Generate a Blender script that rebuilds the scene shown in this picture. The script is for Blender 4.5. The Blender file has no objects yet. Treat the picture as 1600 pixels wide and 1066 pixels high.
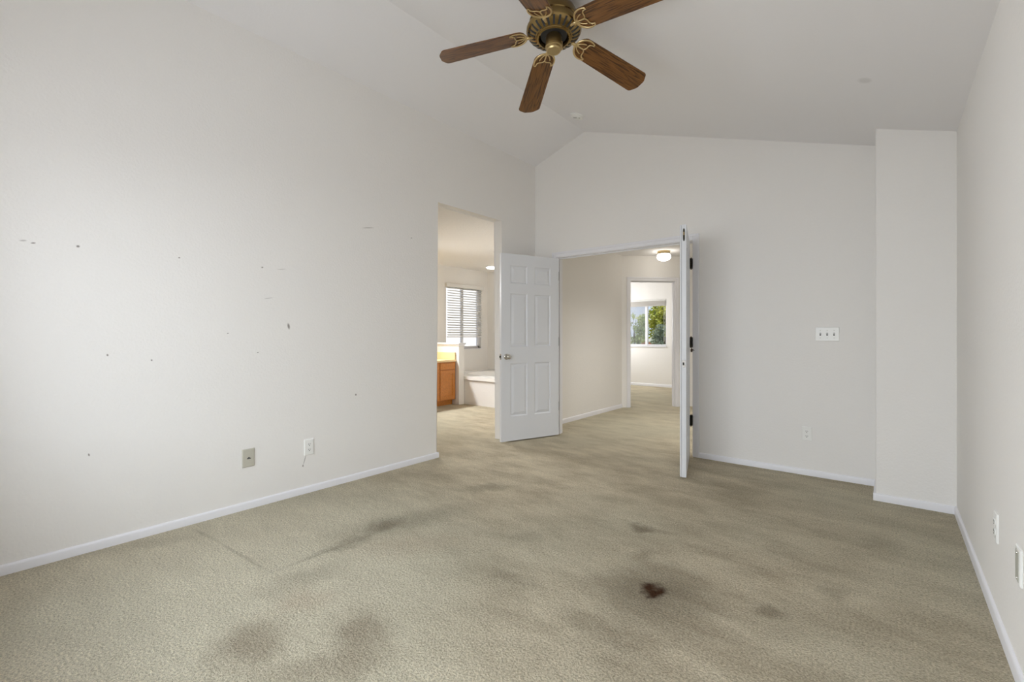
import bpy, bmesh, math, random
from mathutils import Vector, Matrix
random.seed(7)
S = bpy.context.scene
COL = S.collection
R = math.radians
PI = math.pi

# ------------------------------------------------------------------ camera
cam = bpy.data.cameras.new('camera')
cam.sensor_width = 36.0
cam.lens = 723.5 / 1600 * 36.0
cam.shift_y = -9 / 1600
cam.clip_start = 0.02
cam.clip_end = 500
camo = bpy.data.objects.new('camera', cam)
COL.objects.link(camo)
camo.location = (0, 0, 1.16)
camo.rotation_euler = (R(90), 0, R(39.179))
S.camera = camo

# ------------------------------------------------------------------ view, world, daylight
S.view_settings.view_transform = 'Standard'
S.view_settings.look = 'None'
S.view_settings.gamma = 1
S.view_settings.exposure = 0.0
S.view_settings.use_curve_mapping = False
S.cycles.max_bounces = 14
S.cycles.diffuse_bounces = 10
S.cycles.use_denoising = True
S.cycles.sample_clamp_indirect = 6.0

world = bpy.data.worlds.new('sky')
S.world = world
world.use_nodes = True
wt = world.node_tree
wt.nodes.clear()


def wn(t, **kw):
    n = wt.nodes.new(t)
    for k, v in kw.items():
        setattr(n, k, v)
    return n


w_out = wn('ShaderNodeOutputWorld')
w_bg = wn('ShaderNodeBackground')
w_tc = wn('ShaderNodeTexCoord')
w_sep = wn('ShaderNodeSeparateXYZ')
wt.links.new(w_tc.outputs['Generated'], w_sep.inputs[0])
w_ramp = wn('ShaderNodeValToRGB')
e = w_ramp.color_ramp.elements
e[0].position = 0.0
e[0].color = (0.58, 0.75, 1.0, 1)
e[1].position = 0.5
e[1].color = (0.28, 0.50, 0.98, 1)
wt.links.new(w_sep.outputs['Z'], w_ramp.inputs[0])
w_no = wn('ShaderNodeTexNoise')
w_no.inputs['Scale'].default_value = 9
w_no.inputs['Detail'].default_value = 5
wt.links.new(w_tc.outputs['Generated'], w_no.inputs['Vector'])
w_cr = wn('ShaderNodeMapRange')
w_cr.inputs['From Min'].default_value = 0.46
w_cr.inputs['From Max'].default_value = 0.62
wt.links.new(w_no.outputs['Fac'], w_cr.inputs['Value'])
w_mix = wn('ShaderNodeMixRGB')
w_mix.inputs['Color2'].default_value = (0.9, 0.93, 1.0, 1)
wt.links.new(w_cr.outputs[0], w_mix.inputs['Fac'])
wt.links.new(w_ramp.outputs[0], w_mix.inputs['Color1'])
# bright overcast haze towards the west
w_hz = wn('ShaderNodeMapRange')
w_hz.inputs['From Min'].default_value = -0.52
w_hz.inputs['From Max'].default_value = -0.64
wt.links.new(w_sep.outputs['X'], w_hz.inputs['Value'])
w_mix2 = wn('ShaderNodeMixRGB')
w_mix2.inputs['Color2'].default_value = (1.35, 1.35, 1.35, 1)
wt.links.new(w_hz.outputs[0], w_mix2.inputs['Fac'])
wt.links.new(w_mix.outputs[0], w_mix2.inputs['Color1'])
wt.links.new(w_mix2.outputs[0], w_bg.inputs['Color'])
w_bg.inputs['Strength'].default_value = 1.0
wt.links.new(w_bg.outputs[0], w_out.inputs[0])


def area(name, loc, direction, sx, sy, power, color=(1, 1, 1), portal=False, spread=180):
    l = bpy.data.lights.new(name, 'AREA')
    l.shape = 'RECTANGLE'
    l.size = sx
    l.size_y = sy
    l.energy = power
    l.color = color
    l.spread = R(spread)
    if portal:
        l.cycles.is_portal = True
    o = bpy.data.objects.new(name, l)
    COL.objects.link(o)
    o.location = loc
    o.rotation_euler = Vector(direction).to_track_quat('-Z', 'Y').to_euler()
    return o


sun = bpy.data.lights.new('sun', 'SUN')
sun.energy = 9.0
sun.angle = R(0.6)
suno = bpy.data.objects.new('sun', sun)
COL.objects.link(suno)
suno.rotation_euler = Vector((-0.25, 0.14, -0.95)).to_track_quat('-Z', 'Y').to_euler()

# daylight through the window in the rear wall, behind the camera
area('daylight_sky', (-1.5, -2.4, 2.9), (0, 1, -0.55), 6.0, 3.0, 442, (0.86, 0.935, 1.0))
area('daylight_ground_bounce', (-1.38, -0.40, 1.48), (0, 1, 0.25), 2.2, 1.1, 25, (0.97, 0.98, 1.0))
# fill lamp added under the hall ceiling, just inside the double doorway
area('fill_hall', (-1.85, 5.8, 2.43), (0, 0, -1), 1.1, 1.4, 17, (1.0, 0.98, 0.95), spread=115)
# fill lamp added to brighten the bedroom, set in an unseen side opening
area('fill_bedroom', (-5.44, 9.35, 1.5), (1, -0.05, -0.3), 0.9, 1.2, 37, (1.0, 1.0, 1.0))
# fill lamp added to brighten the bath, above the worktop and out of frame
area('fill_bath', (-6.22, 4.45, 2.0), (1, 0.12, -0.75), 1.1, 0.14, 46, (0.97, 0.985, 1.0), spread=125)
area('portal_bath_window', (-6.42, 6.31, 1.5), (1, 0, 0), 0.95, 1.2, 1, portal=True)
area('portal_bedroom_window', (-4.33, 10.24, 1.44), (0, -1, 0), 0.96, 1.06, 1, portal=True)


# ------------------------------------------------------------------ materials
def srgb(r, g, b):
    def f(c):
        c /= 255
        return c / 12.92 if c <= 0.04045 else ((c + 0.055) / 1.055) ** 2.4
    return (f(r), f(g), f(b), 1)


def mat(name, color, rough=0.5, metal=0.0, bump=None, bscale=100, bdetail=2, spec=0.5, coat=0.0, emit=None, estr=0):
    m = bpy.data.materials.new(name)
    m.use_nodes = True
    nt = m.node_tree
    b = nt.nodes['Principled BSDF']
    b.inputs['Base Color'].default_value = color
    b.inputs['Roughness'].default_value = rough
    b.inputs['Metallic'].default_value = metal
    b.inputs['Specular IOR Level'].default_value = spec
    b.inputs['Coat Weight'].default_value = coat
    if emit:
        b.inputs['Emission Color'].default_value = emit
        b.inputs['Emission Strength'].default_value = estr
    if bump:
        tc = nt.nodes.new('ShaderNodeTexCoord')
        n = nt.nodes.new('ShaderNodeTexNoise')
        n.inputs['Scale'].default_value = bscale
        n.inputs['Detail'].default_value = bdetail
        nt.links.new(tc.outputs['Object'], n.inputs['Vector'])
        bp = nt.nodes.new('ShaderNodeBump')
        bp.inputs['Strength'].default_value = bump[0]
        bp.inputs['Distance'].default_value = bump[1]
        nt.links.new(n.outputs['Fac'], bp.inputs['Height'])
        nt.links.new(bp.outputs[0], b.inputs['Normal'])
    return m


def spot_mask(nt, pos, cx, cy, rows, soft, strength, axes=(0, 1)):
    """1 inside an ellipse on the surface, falling to 0 at its rim."""
    def vec(a, b):
        v = [0, 0, 0]
        v[axes[0]] = a
        v[axes[1]] = b
        return v
    sub = nt.nodes.new('ShaderNodeVectorMath')
    sub.operation = 'SUBTRACT'
    sub.inputs[1].default_value = vec(cx, cy)
    nt.links.new(pos, sub.inputs[0])
    ds = []
    for r_ in rows:
        d = nt.nodes.new('ShaderNodeVectorMath')
        d.operation = 'DOT_PRODUCT'
        d.inputs[1].default_value = vec(*r_)
        nt.links.new(sub.outputs[0], d.inputs[0])
        ds.append(d)
    c = nt.nodes.new('ShaderNodeCombineXYZ')
    nt.links.new(ds[0].outputs['Value'], c.inputs[0])
    nt.links.new(ds[1].outputs['Value'], c.inputs[1])
    l = nt.nodes.new('ShaderNodeVectorMath')
    l.operation = 'LENGTH'
    nt.links.new(c.outputs[0], l.inputs[0])
    mr = nt.nodes.new('ShaderNodeMapRange')
    mr.interpolation_type = 'SMOOTHSTEP'
    mr.inputs['From Min'].default_value = 1.25
    mr.inputs['From Max'].default_value = 1.25 - 1.25 * soft
    mr.inputs['To Min'].default_value = 0
    mr.inputs['To Max'].default_value = strength
    nt.links.new(l.outputs['Value'], mr.inputs['Value'])
    return mr.outputs[0]


def mixc(nt, fac, a, b):
    m = nt.nodes.new('ShaderNodeMixRGB')
    for s, v in ((m.inputs['Fac'], fac), (m.inputs['Color1'], a), (m.inputs['Color2'], b)):
        if isinstance(v, (tuple, float, int)):
            s.default_value = v
        else:
            nt.links.new(v, s)
    return m.outputs[0]


WALL = srgb(234, 232, 229)
M = {}
M['wall'] = mat('wall_paint', WALL, 0.7, bump=(0.5, 0.004), bscale=75, bdetail=3, spec=0.25)
M['wall_plain'] = M['wall']
M['ceiling'] = mat('ceiling_paint', srgb(234, 233, 234), 0.85, bump=(0.2, 0.003), bscale=60, spec=0.2)
M['ceiling_tex'] = mat('knockdown_ceiling', srgb(236, 233, 229), 0.85, bump=(0.9, 0.012), bscale=38, bdetail=4, spec=0.2)
M['trim'] = mat('trim_paint', srgb(232, 232, 236), 0.35, bump=(0.05, 0.001), bscale=200)
M['door'] = mat('door_paint', srgb(220, 222, 226), 0.38, bump=(0.06, 0.001), bscale=160)
M['plastic'] = mat('white_plastic', srgb(236, 236, 233), 0.3, bump=(0.02, 0.0005))
M['plastic_b'] = mat('beige_plastic', srgb(190, 187, 174), 0.35, bump=(0.02, 0.0005))
M['grey_plate'] = mat('grey_plastic', srgb(186, 186, 176), 0.35, bump=(0.02, 0.0005))
M['dark'] = mat('dark_slot', (0.02, 0.02, 0.02, 1), 0.6, bump=(0.02, 0.0005))
M['jack'] = mat('jack_grey', (0.09, 0.085, 0.08, 1), 0.5, bump=(0.02, 0.0005))
M['bronze'] = mat('hinge_bronze', (0.045, 0.04, 0.03, 1), 0.42, 0.8, bump=(0.2, 0.001), bscale=120)
M['nickel'] = mat('knob_nickel', (0.58, 0.56, 0.52, 1), 0.22, 1.0, bump=(0.02, 0.0003))
M['brass'] = mat('antique_brass', (0.27, 0.185, 0.075, 1), 0.22, 1.0, bump=(0.08, 0.001), bscale=90)
M['brass_l'] = mat('bright_brass', (0.66, 0.51, 0.27, 1), 0.28, 1.0, bump=(0.05, 0.001), bscale=90)
M['brass_m'] = mat('satin_brass', (0.38, 0.27, 0.12, 1), 0.4, 1.0, bump=(0.05, 0.001), bscale=90)
M['brass_c'] = mat('cap_brass', (0.5, 0.38, 0.19, 1), 0.32, 1.0, bump=(0.05, 0.001), bscale=90)
M['brass_d'] = mat('dark_brass', (0.10, 0.07, 0.03, 1), 0.4, 1.0, bump=(0.05, 0.001), bscale=90)
M['tub'] = mat('tub_acrylic', srgb(240, 239, 236), 0.15, bump=(0.01, 0.0003))
M['counter'] = mat('cream_counter', srgb(240, 214, 165), 0.25, bump=(0.03, 0.0005))
M['globe'] = mat('lamp_glass', (1, 0.98, 0.92, 1), 0.3, bump=(0.01, 0.0003), emit=(1, 0.95, 0.87, 1), estr=9.0)
M['rubber'] = mat('brown_rubber', (0.06, 0.035, 0.025, 1), 0.6, bump=(0.02, 0.0003))
M['bark'] = mat('bark', (0.09, 0.07, 0.05, 1), 0.9, bump=(0.6, 0.02), bscale=20)
M['blind'] = mat('blind_slat', srgb(222, 221, 218), 0.45, bump=(0.02, 0.0005))
M['blind_g'] = mat('grey_shade', srgb(196, 192, 186), 0.7, bump=(0.1, 0.001), bscale=60)
M['brick'] = mat('brick_red', srgb(190, 130, 118), 0.8, bump=(0.3, 0.01), bscale=8)
M['roof'] = mat('roof_grey', srgb(205, 200, 196), 0.8, bump=(0.4, 0.02), bscale=10)
M['grass'] = mat('grass_ground', srgb(130, 138, 92), 0.9, bump=(0.5, 0.05), bscale=4)
M['cord'] = mat('cord_white', srgb(240, 238, 232), 0.5, bump=(0.1, 0.0005), bscale=300)


def leaf_mat(name, c1, c2):
    m = mat(name, c1, 0.55)
    nt = m.node_tree
    b = nt.nodes['Principled BSDF']
    tc = nt.nodes.new('ShaderNodeTexCoord')
    n = nt.nodes.new('ShaderNodeTexNoise')
    n.inputs['Scale'].default_value = 1.6
    n.inputs['Detail'].default_value = 4
    nt.links.new(tc.outputs['Object'], n.inputs['Vector'])
    r_ = nt.nodes.new('ShaderNodeMapRange')
    r_.inputs['From Min'].default_value = 0.35
    r_.inputs['From Max'].default_value = 0.65
    nt.links.new(n.outputs['Fac'], r_.inputs['Value'])
    col = mixc(nt, r_.outputs[0], c1, c2)
    nt.links.new(col, b.inputs['Base Color'])
    tr = nt.nodes.new('ShaderNodeBsdfTranslucent')
    nt.links.new(col, tr.inputs['Color'])
    mx = nt.nodes.new('ShaderNodeMixShader')
    mx.inputs[0].default_value = 0.4
    nt.links.new(b.outputs[0], mx.inputs[1])
    nt.links.new(tr.outputs[0], mx.inputs[2])
    nt.links.new(mx.outputs[0], nt.nodes['Material Output'].inputs['Surface'])
    return m


M['leaf_a'] = leaf_mat('yellow_green_leaves', srgb(120, 130, 30), srgb(190, 186, 70))
M['leaf_b'] = leaf_mat('pale_leaves', srgb(120, 145, 85), srgb(190, 195, 120))
M['leaf_c'] = leaf_mat('grey_green_leaves', srgb(96, 108, 88), srgb(150, 158, 138))

# window glass
g = bpy.data.materials.new('window_glass')
g.use_nodes = True
nt = g.node_tree
nt.nodes.remove(nt.nodes['Principled BSDF'])
gt = nt.nodes.new('ShaderNodeBsdfTransparent')
gg = nt.nodes.new('ShaderNodeBsdfGlossy')
gg.inputs['Roughness'].default_value = 0.02
gf = nt.nodes.new('ShaderNodeFresnel')
gf.inputs['IOR'].default_value = 1.35
gm = nt.nodes.new('ShaderNodeMixShader')
nt.links.new(gf.outputs[0], gm.inputs[0])
nt.links.new(gt.outputs[0], gm.inputs[1])
nt.links.new(gg.outputs[0], gm.inputs[2])
nt.links.new(gm.outputs[0], nt.nodes['Material Output'].inputs['Surface'])
M['glass'] = g
# insect screen: half open mesh
g2 = bpy.data.materials.new('insect_screen')
g2.use_nodes = True
nt = g2.node_tree
b = nt.nodes['Principled BSDF']
b.inputs['Base Color'].default_value = (0.55, 0.56, 0.57, 1)
gt = nt.nodes.new('ShaderNodeBsdfTransparent')
ck = nt.nodes.new('ShaderNodeTexChecker')
ck.inputs['Scale'].default_value = 900
tc = nt.nodes.new('ShaderNodeTexCoord')
nt.links.new(tc.outputs['Object'], ck.inputs['Vector'])
mr = nt.nodes.new('ShaderNodeMapRange')
mr.inputs['To Min'].default_value = 0.18
mr.inputs['To Max'].default_value = 0.26
nt.links.new(ck.outputs['Fac'], mr.inputs['Value'])
gm = nt.nodes.new('ShaderNodeMixShader')
nt.links.new(mr.outputs[0], gm.inputs[0])
nt.links.new(gt.outputs[0], gm.inputs[1])
nt.links.new(b.outputs[0], gm.inputs[2])
nt.links.new(gm.outputs[0], nt.nodes['Material Output'].inputs['Surface'])
M['screen'] = g2


def wood(name, dark, mid, light, gloss, scale=1.0, coat=0.3):
    """grain runs along local x"""
    m = mat(name, mid, gloss, coat=coat)
    nt = m.node_tree
    b = nt.nodes['Principled BSDF']
    b.inputs['Coat Roughness'].default_value = 0.2
    tc = nt.nodes.new('ShaderNodeTexCoord')
    mp = nt.nodes.new('ShaderNodeMapping')
    mp.inputs['Scale'].default_value = (1.6 * scale, 16 * scale, 16 * scale)
    nt.links.new(tc.outputs['Object'], mp.inputs[0])
    n1 = nt.nodes.new('ShaderNodeTexNoise')
    n1.inputs['Scale'].default_value = 1.5
    n1.inputs['Detail'].default_value = 3
    n1.inputs['Distortion'].default_value = 0.6
    nt.links.new(mp.outputs[0], n1.inputs['Vector'])
    mul = nt.nodes.new('ShaderNodeMath')
    mul.operation = 'MULTIPLY'
    mul.inputs[1].default_value = 38
    nt.links.new(n1.outputs['Fac'], mul.inputs[0])
    sn = nt.nodes.new('ShaderNodeMath')
    sn.operation = 'SINE'
    nt.links.new(mul.outputs[0], sn.inputs[0])
    r1 = nt.nodes.new('ShaderNodeMapRange')
    r1.inputs['From Min'].default_value = -0.2
    r1.inputs['From Max'].default_value = 1.0
    nt.links.new(sn.outputs[0], r1.inputs['Value'])
    mp2 = nt.nodes.new('ShaderNodeMapping')
    mp2.inputs['Scale'].default_value = (6 * scale, 160 * scale, 160 * scale)
    nt.links.new(tc.outputs['Object'], mp2.inputs[0])
    n2 = nt.nodes.new('ShaderNodeTexNoise')
    n2.inputs['Scale'].default_value = 1.0
    n2.inputs['Detail'].default_value = 3
    nt.links.new(mp2.outputs[0], n2.inputs['Vector'])
    c1 = mixc(nt, r1.outputs[0], mid, dark)
    r2 = nt.nodes.new('ShaderNodeMapRange')
    r2.inputs['From Min'].default_value = 0.45
    r2.inputs['From Max'].default_value = 0.7
    r2.inputs['To Max'].default_value = 0.75
    nt.links.new(n2.outputs['Fac'], r2.inputs['Value'])
    c2 = mixc(nt, r2.outputs[0], c1, light)
    nt.links.new(c2, b.inputs['Base Color'])
    return m


M['walnut'] = wood('walnut_blade', (0.045, 0.015, 0.003, 1), (0.15, 0.060, 0.013, 1), (0.25, 0.105, 0.027, 1), 0.3, 1.0, 0.12)
M['oak'] = wood('honey_oak', (0.40, 0.13, 0.016, 1), (0.58, 0.21, 0.032, 1), (0.68, 0.29, 0.06, 1), 0.35, 1.0, 0.2)

# carpet -----------------------------------------------------------
STAINS = [
 (-0.833, 2.041, 17.5, 4.8, 7.7, -15.7, 0.75, 1.0, 'brown'),
 (-0.827, 2.006, 3.313, 0.789, 0.625, -2.688, 0.95, 0.55, 'dark'),
 (-1.16, 2.639, 12.574, 4.219, 2.278, -12.658, 0.7, 0.6, 'dark'),
 (-1.053, 2.668, 6.352, 1.778, 8.13, -24.39, 0.8, 0.5, 'dark'),
 (-1.014, 2.339, 10.791, 4.668, 5.092, -9.033, 0.9, 0.35, 'dark'),
 (-2.377, 1.696, 3.536, 6.671, 8.639, -2.568, 0.9, 0.45, 'dark'),
 (-2.34, 1.852, 0.801, 1.659, 5.299, -1.849, 0.95, 0.35, 'dark'),
 (-2.343, 1.411, 1.563, 3.684, 14.654, -1.172, 0.9, 0.35, 'dark'),
 (-2.371, 2.616, 2.198, 2.416, 7.67, -5.753, 0.9, 0.38, 'dark'),
 (-1.859, 0.735, 1.108, 6.065, 4.559, -0.682, 0.9, 0.5, 'brown2'),
 (-1.601, 1.019, 5.051, 4.685, 1.281, -6.058, 0.95, 0.5, 'brown2'),
 (-1.521, 0.819, 1.022, 3.221, 7.945, -5.265, 0.95, 0.35, 'brown2'),
 (-0.385, 2.198, 15.986, -0.45, -0.45, -14.072, 0.8, 0.5, 'dark'),
 (-0.194, 2.508, 14.096, 0.108, -0.807, -7.64, 0.95, 0.3, 'dark'),
 (-0.027, 3.299, 8.928, -0.786, -0.583, -5.63, 0.95, 0.25, 'dark'),
 (-1.392, 1.707, 3.852, 1.381, 1.626, -10.978, 0.95, 0.3, 'dark'),
 (-0.887, 1.626, 3.307, -1.074, -1.773, -9.734, 0.95, 0.28, 'dark'),
 (-1.988, 0.983, 2.318, 6.254, 6.982, -4.421, 0.9, 0.3, 'pink'),
 (-2.068, 1.636, 1.31, 2.027, 4.219, -3.521, 0.95, 0.25, 'pink'),
 (-0.876, 3.687, 3.845, 0.605, 0.501, -4.416, 0.95, 0.3, 'dark'),
 (-1.621, 2.105, 5.648, 3.743, 4.846, -8.623, 0.95, 0.25, 'dark'),
 (-2.624, 0.991, 2.587, 2.218, 4.528, -67.548, 0.85, 0.45, 'dark'),
 (-3.083, 0.958, 5.051, 8.658, 7.576, -58.442, 0.85, 0.4, 'dark'),
 (-2.339, 1.259, 1.197, 3.498, 52.285, -1.013, 0.85, 0.35, 'dark'),
 (-2.17, 1.073, 1.236, 3.661, 8.103, -1.314, 0.95, 0.25, 'dark'),
 (-3.199, 0.714, 0.48, 4.55, 9.65, -3.796, 0.95, 0.2, 'dark'),
 (-0.75, 2.3, 0.62, 0.1, -0.1, 0.55, 0.9, 0.22, 'dark'),
 (-2.6, 0.8, 0.75, 0.2, -0.2, 0.7, 0.9, 0.5, 'clean'),
]
SCOL = {'clean': (0.66, 0.615, 0.485, 1), 'brown': (0.045, 0.018, 0.006, 1), 'dark': (0.13, 0.105, 0.068, 1), 'brown2': (0.17, 0.125, 0.08, 1), 'pink': (0.40, 0.30, 0.21, 1)}
cm = mat('carpet_pile', (0.4, 0.36, 0.27, 1), 0.95, spec=0.1)
nt = cm.node_tree
b = nt.nodes['Principled BSDF']
b.inputs['Sheen Weight'].default_value = 0.0
tc = nt.nodes.new('ShaderNodeTexCoord')
P0 = tc.outputs['Object']


def noise(scale, detail=2, vec=None, rough=0.5):
    n = nt.nodes.new('ShaderNodeTexNoise')
    n.inputs['Scale'].default_value = scale
    n.inputs['Detail'].default_value = detail
    n.inputs['Roughness'].default_value = rough
    nt.links.new(vec or P0, n.inputs['Vector'])
    return n


def rng(val, a, b_, c=0.0, d=1.0):
    r_ = nt.nodes.new('ShaderNodeMapRange')
    r_.inputs['From Min'].default_value = a
    r_.inputs['From Max'].default_value = b_
    r_.inputs['To Min'].default_value = c
    r_.inputs['To Max'].default_value = d
    nt.links.new(val, r_.inputs['Value'])
    return r_.outputs[0]


# brushed-pile patches, long in the direction the pile was walked on
mp = nt.nodes.new('ShaderNodeMapping')
mp.inputs['Rotation'].default_value = (0, 0, R(25))
mp.inputs['Scale'].default_value = (1.0, 2.2, 1.0)
nt.links.new(P0, mp.inputs[0])
big = noise(2.1, 8, mp.outputs[0], 0.68)
c = mixc(nt, rng(big.outputs['Fac'], 0.38, 0.62), (0.465, 0.398, 0.287, 1), (0.67, 0.592, 0.440, 1))
grn = noise(0.45, 2)
c = mixc(nt, rng(grn.outputs['Fac'], 0.42, 0.62, 0, 0.5), c, (0.52, 0.50, 0.385, 1))
# warp the stain outlines
wn1 = noise(9, 3)
ws = nt.nodes.new('ShaderNodeVectorMath')
ws.operation = 'SUBTRACT'
ws.inputs[1].default_value = (0.5, 0.5, 0.5)
nt.links.new(wn1.outputs['Color'], ws.inputs[0])
wsc = nt.nodes.new('ShaderNodeVectorMath')
wsc.operation = 'SCALE'
wsc.inputs['Scale'].default_value = 0.16
nt.links.new(ws.outputs[0], wsc.inputs[0])
wa = nt.nodes.new('ShaderNodeVectorMath')
wa.operation = 'ADD'
nt.links.new(P0, wa.inputs[0])
nt.links.new(wsc.outputs[0], wa.inputs[1])
for (cx, cy, a1, a2, b1, b2, so, st, k) in reversed(STAINS):
    thin = max(math.hypot(a1, a2), math.hypot(b1, b2)) > 20
    f = spot_mask(nt, P0 if thin else wa.outputs[0], cx, cy, ((a1, a2), (b1, b2)), so, st * (0.55 if thin else 1.0))
    c = mixc(nt, f, c, SCOL[k])
tuft = noise(112, 3, None, 0.75)
tv = rng(tuft.outputs['Fac'], 0.32, 0.68, 0.60, 1.36)
tm = nt.nodes.new('ShaderNodeVectorMath')
tm.operation = 'SCALE'
nt.links.new(c, tm.inputs[0])
nt.links.new(tv, tm.inputs['Scale'])
nt.links.new(tm.outputs[0], b.inputs['Base Color'])
h1 = noise(112, 3, None, 0.75)
h2 = noise(22, 3)
ad = nt.nodes.new('ShaderNodeMath')
ad.operation = 'MULTIPLY_ADD'
ad.inputs[1].default_value = 0.9
nt.links.new(h2.outputs['Fac'], ad.inputs[0])
nt.links.new(h1.outputs['Fac'], ad.inputs[2])
bp = nt.nodes.new('ShaderNodeBump')
bp.inputs['Strength'].default_value = 1.0
bp.inputs['Distance'].default_value = 0.014
nt.links.new(ad.outputs[0], bp.inputs['Height'])
nt.links.new(bp.outputs[0], b.inputs['Normal'])
M['carpet'] = cm

# scuffed paint of the long wall ------------------------------------
wl = mat('scuffed_wall_paint', WALL, 0.7, bump=(0.5, 0.004), bscale=75, bdetail=3, spec=0.25)
nt = wl.node_tree
b = nt.nodes['Principled BSDF']
tc = nt.nodes.new('ShaderNodeTexCoord')
c = WALL
SCUFF = [(1.555, 1.224, 0.010, 0.024), (0.448, 1.63, 0.008, 0.007), (0.248, 1.629, 0.014, 0.005), (0.283, 1.622, 0.01, 0.004),
         (0.898, 1.628, 0.006, 0.004), (1.376, 1.624, 0.008, 0.006), (1.505, 1.625, 0.036, 0.003), (2.204, 2.044, 0.06, 0.006),
         (1.418, 1.416, 0.035, 0.003), (1.163, 1.172, 0.006, 0.004), (0.567, 1.051, 0.005, 0.007), (0.763, 1.015, 0.005, 0.006),
         (0.491, 0.519, 0.004, 0.009), (2.092, 0.682, 0.008, 0.009), (2.651, 2.033, 0.01, 0.004), (1.347, 1.043, 0.007, 0.004)]
for (y, z, ry, rz) in SCUFF:
    dk = 0.8 if ry < 0.012 else 0.35
    f = spot_mask(nt, tc.outputs['Object'], y, z, ((1 / ry, 0.2 / ry), (-0.2 / rz, 1 / rz)), 0.7, dk, axes=(1, 2))
    c = mixc(nt, f, c, (0.16, 0.14, 0.12, 1))
for (y, z, rows, st) in [(1.669, 0.243, ((26, 8.1), (-118, 375)), 0.0), (1.672, 0.246, ((0.95 / 0.0035, -0.3 / 0.0035), (0.3 / 0.04, 0.95 / 0.04)), 0.65), (1.659, 0.205, ((160, 0), (0, 110)), 0.75)]:
    if st:
        f = spot_mask(nt, tc.outputs['Object'], y, z, rows, 0.7, st, axes=(1, 2))
        c = mixc(nt, f, c, (0.16, 0.14, 0.12, 1))
nt.links.new(c, b.inputs['Base Color'])
M['wall_scuffed'] = wl

# ceiling stain ------------------------------------------------------
nt = M['ceiling'].node_tree
b = nt.nodes['Principled BSDF']
tc = nt.nodes.new('ShaderNodeTexCoord')
f = spot_mask(nt, tc.outputs['Object'], -0.11, 3.34, ((30, 0), (0, 26)), 0.6, 0.22)
nt.links.new(mixc(nt, f, srgb(234, 233, 234), srgb(150, 146, 140)), b.inputs['Base Color'])


# ------------------------------------------------------------------ mesh helpers
def mk(name, bm, m, parent=None, smooth=False, bevel=0, bseg=2, loc=None, rot=None, sharp=30):
    bmesh.ops.recalc_face_normals(bm, faces=bm.faces)
    me = bpy.data.meshes.new(name)
    bm.to_mesh(me)
    bm.free()
    me.materials.append(M[m] if isinstance(m, str) else m)
    if smooth:
        for p in me.polygons:
            p.use_smooth = True
        me.set_sharp_from_angle(angle=R(sharp))
    o = bpy.data.objects.new(name, me)
    COL.objects.link(o)
    if bevel:
        md = o.modifiers.new('bevel', 'BEVEL')
        md.width = bevel
        md.segments = bseg
        md.limit_method = 'ANGLE'
        md.angle_limit = R(35)
    if loc:
        o.location = loc
    if rot:
        o.rotation_euler = rot
    if parent:
        o.parent = parent
    return o


def tag(o, label, cat=None, group=None, kind=None):
    o['label'] = label
    if cat:
        o['category'] = cat
    if group:
        o['group'] = group
    if kind:
        o['kind'] = kind
    return o


def struct(o, label=None, cat=None):
    o['kind'] = 'structure'
    if label:
        o['label'] = label
    if cat:
        o['category'] = cat
    return o


def empty(name, loc, rot=(0, 0, 0)):
    o = bpy.data.objects.new(name, None)
    o.empty_display_size = 0.1
    COL.objects.link(o)
    o.location = loc
    o.rotation_euler = rot
    return o


def box(bm, x0, x1, y0, y1, z0, z1):
    v = [bm.verts.new((x, y, z)) for x in (x0, x1) for y in (y0, y1) for z in (z0, z1)]
    for q in ((0, 1, 3, 2), (4, 6, 7, 5), (0, 4, 5, 1), (2, 3, 7, 6), (0, 2, 6, 4), (1, 5, 7, 3)):
        bm.faces.new([v[i] for i in q])
    return v


def boxes(*bs):
    bm = bmesh.new()
    for q in bs:
        box(bm, *q)
    return bm


def prism(pts, plane, a0, a1, round_at=None, rw=0.0, seg=4):
    """extrude polygon PTS given in PLANE ('xz','yz','xy') from a0 to a1 along the third axis;
    edges along that axis at the indices ROUND_AT are rounded by rw"""
    bm = bmesh.new()

    def p3(p, a):
        return {'xz': (p[0], a, p[1]), 'yz': (a, p[0], p[1]), 'xy': (p[0], p[1], a)}[plane]
    A = [bm.verts.new(p3(p, a0)) for p in pts]
    B = [bm.verts.new(p3(p, a1)) for p in pts]
    bm.faces.new(A)
    bm.faces.new(B[::-1])
    n = len(pts)
    for i in range(n):
        bm.faces.new((A[i], B[i], B[(i + 1) % n], A[(i + 1) % n]))
    return bm


def round_edges(bm, pred, w, seg=4):
    es = [e_ for e_ in bm.edges if pred(e_.verts[0].co, e_.verts[1].co)]
    bmesh.ops.bevel(bm, geom=es, offset=w, segments=seg, affect='EDGES', profile=0.5)


def lathe(bm, prof, n=40, center=(0, 0, 0), axis='z', a0=0, a1=2 * PI):
    full = abs(a1 - a0 - 2 * PI) < 1e-6
    rings = []
    m_ = n if full else n + 1
    for (r_, h_) in prof:
        ring = []
        for i in range(m_):
            a = a0 + (a1 - a0) * i / n
            x, y = r_ * math.cos(a), r_ * math.sin(a)
            p = {'z': (x, y, h_), 'x': (h_, x, y), 'y': (x, h_, y)}[axis]
            ring.append(bm.verts.new(Vector(p) + Vector(center)))
        rings.append(ring)
    for k in range(len(rings) - 1):
        for i in range(n):
            j = (i + 1) % m_
            if not full and i + 1 > n:
                continue
            bm.faces.new((rings[k][i], rings[k][j], rings[k + 1][j], rings[k + 1][i]))
    for ring, rr in ((rings[0], prof[0][0]), (rings[-1], prof[-1][0])):
        if rr > 1e-5 and full:
            bm.faces.new(ring)
    bmesh.ops.remove_doubles(bm, verts=bm.verts, dist=1e-6)


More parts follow.
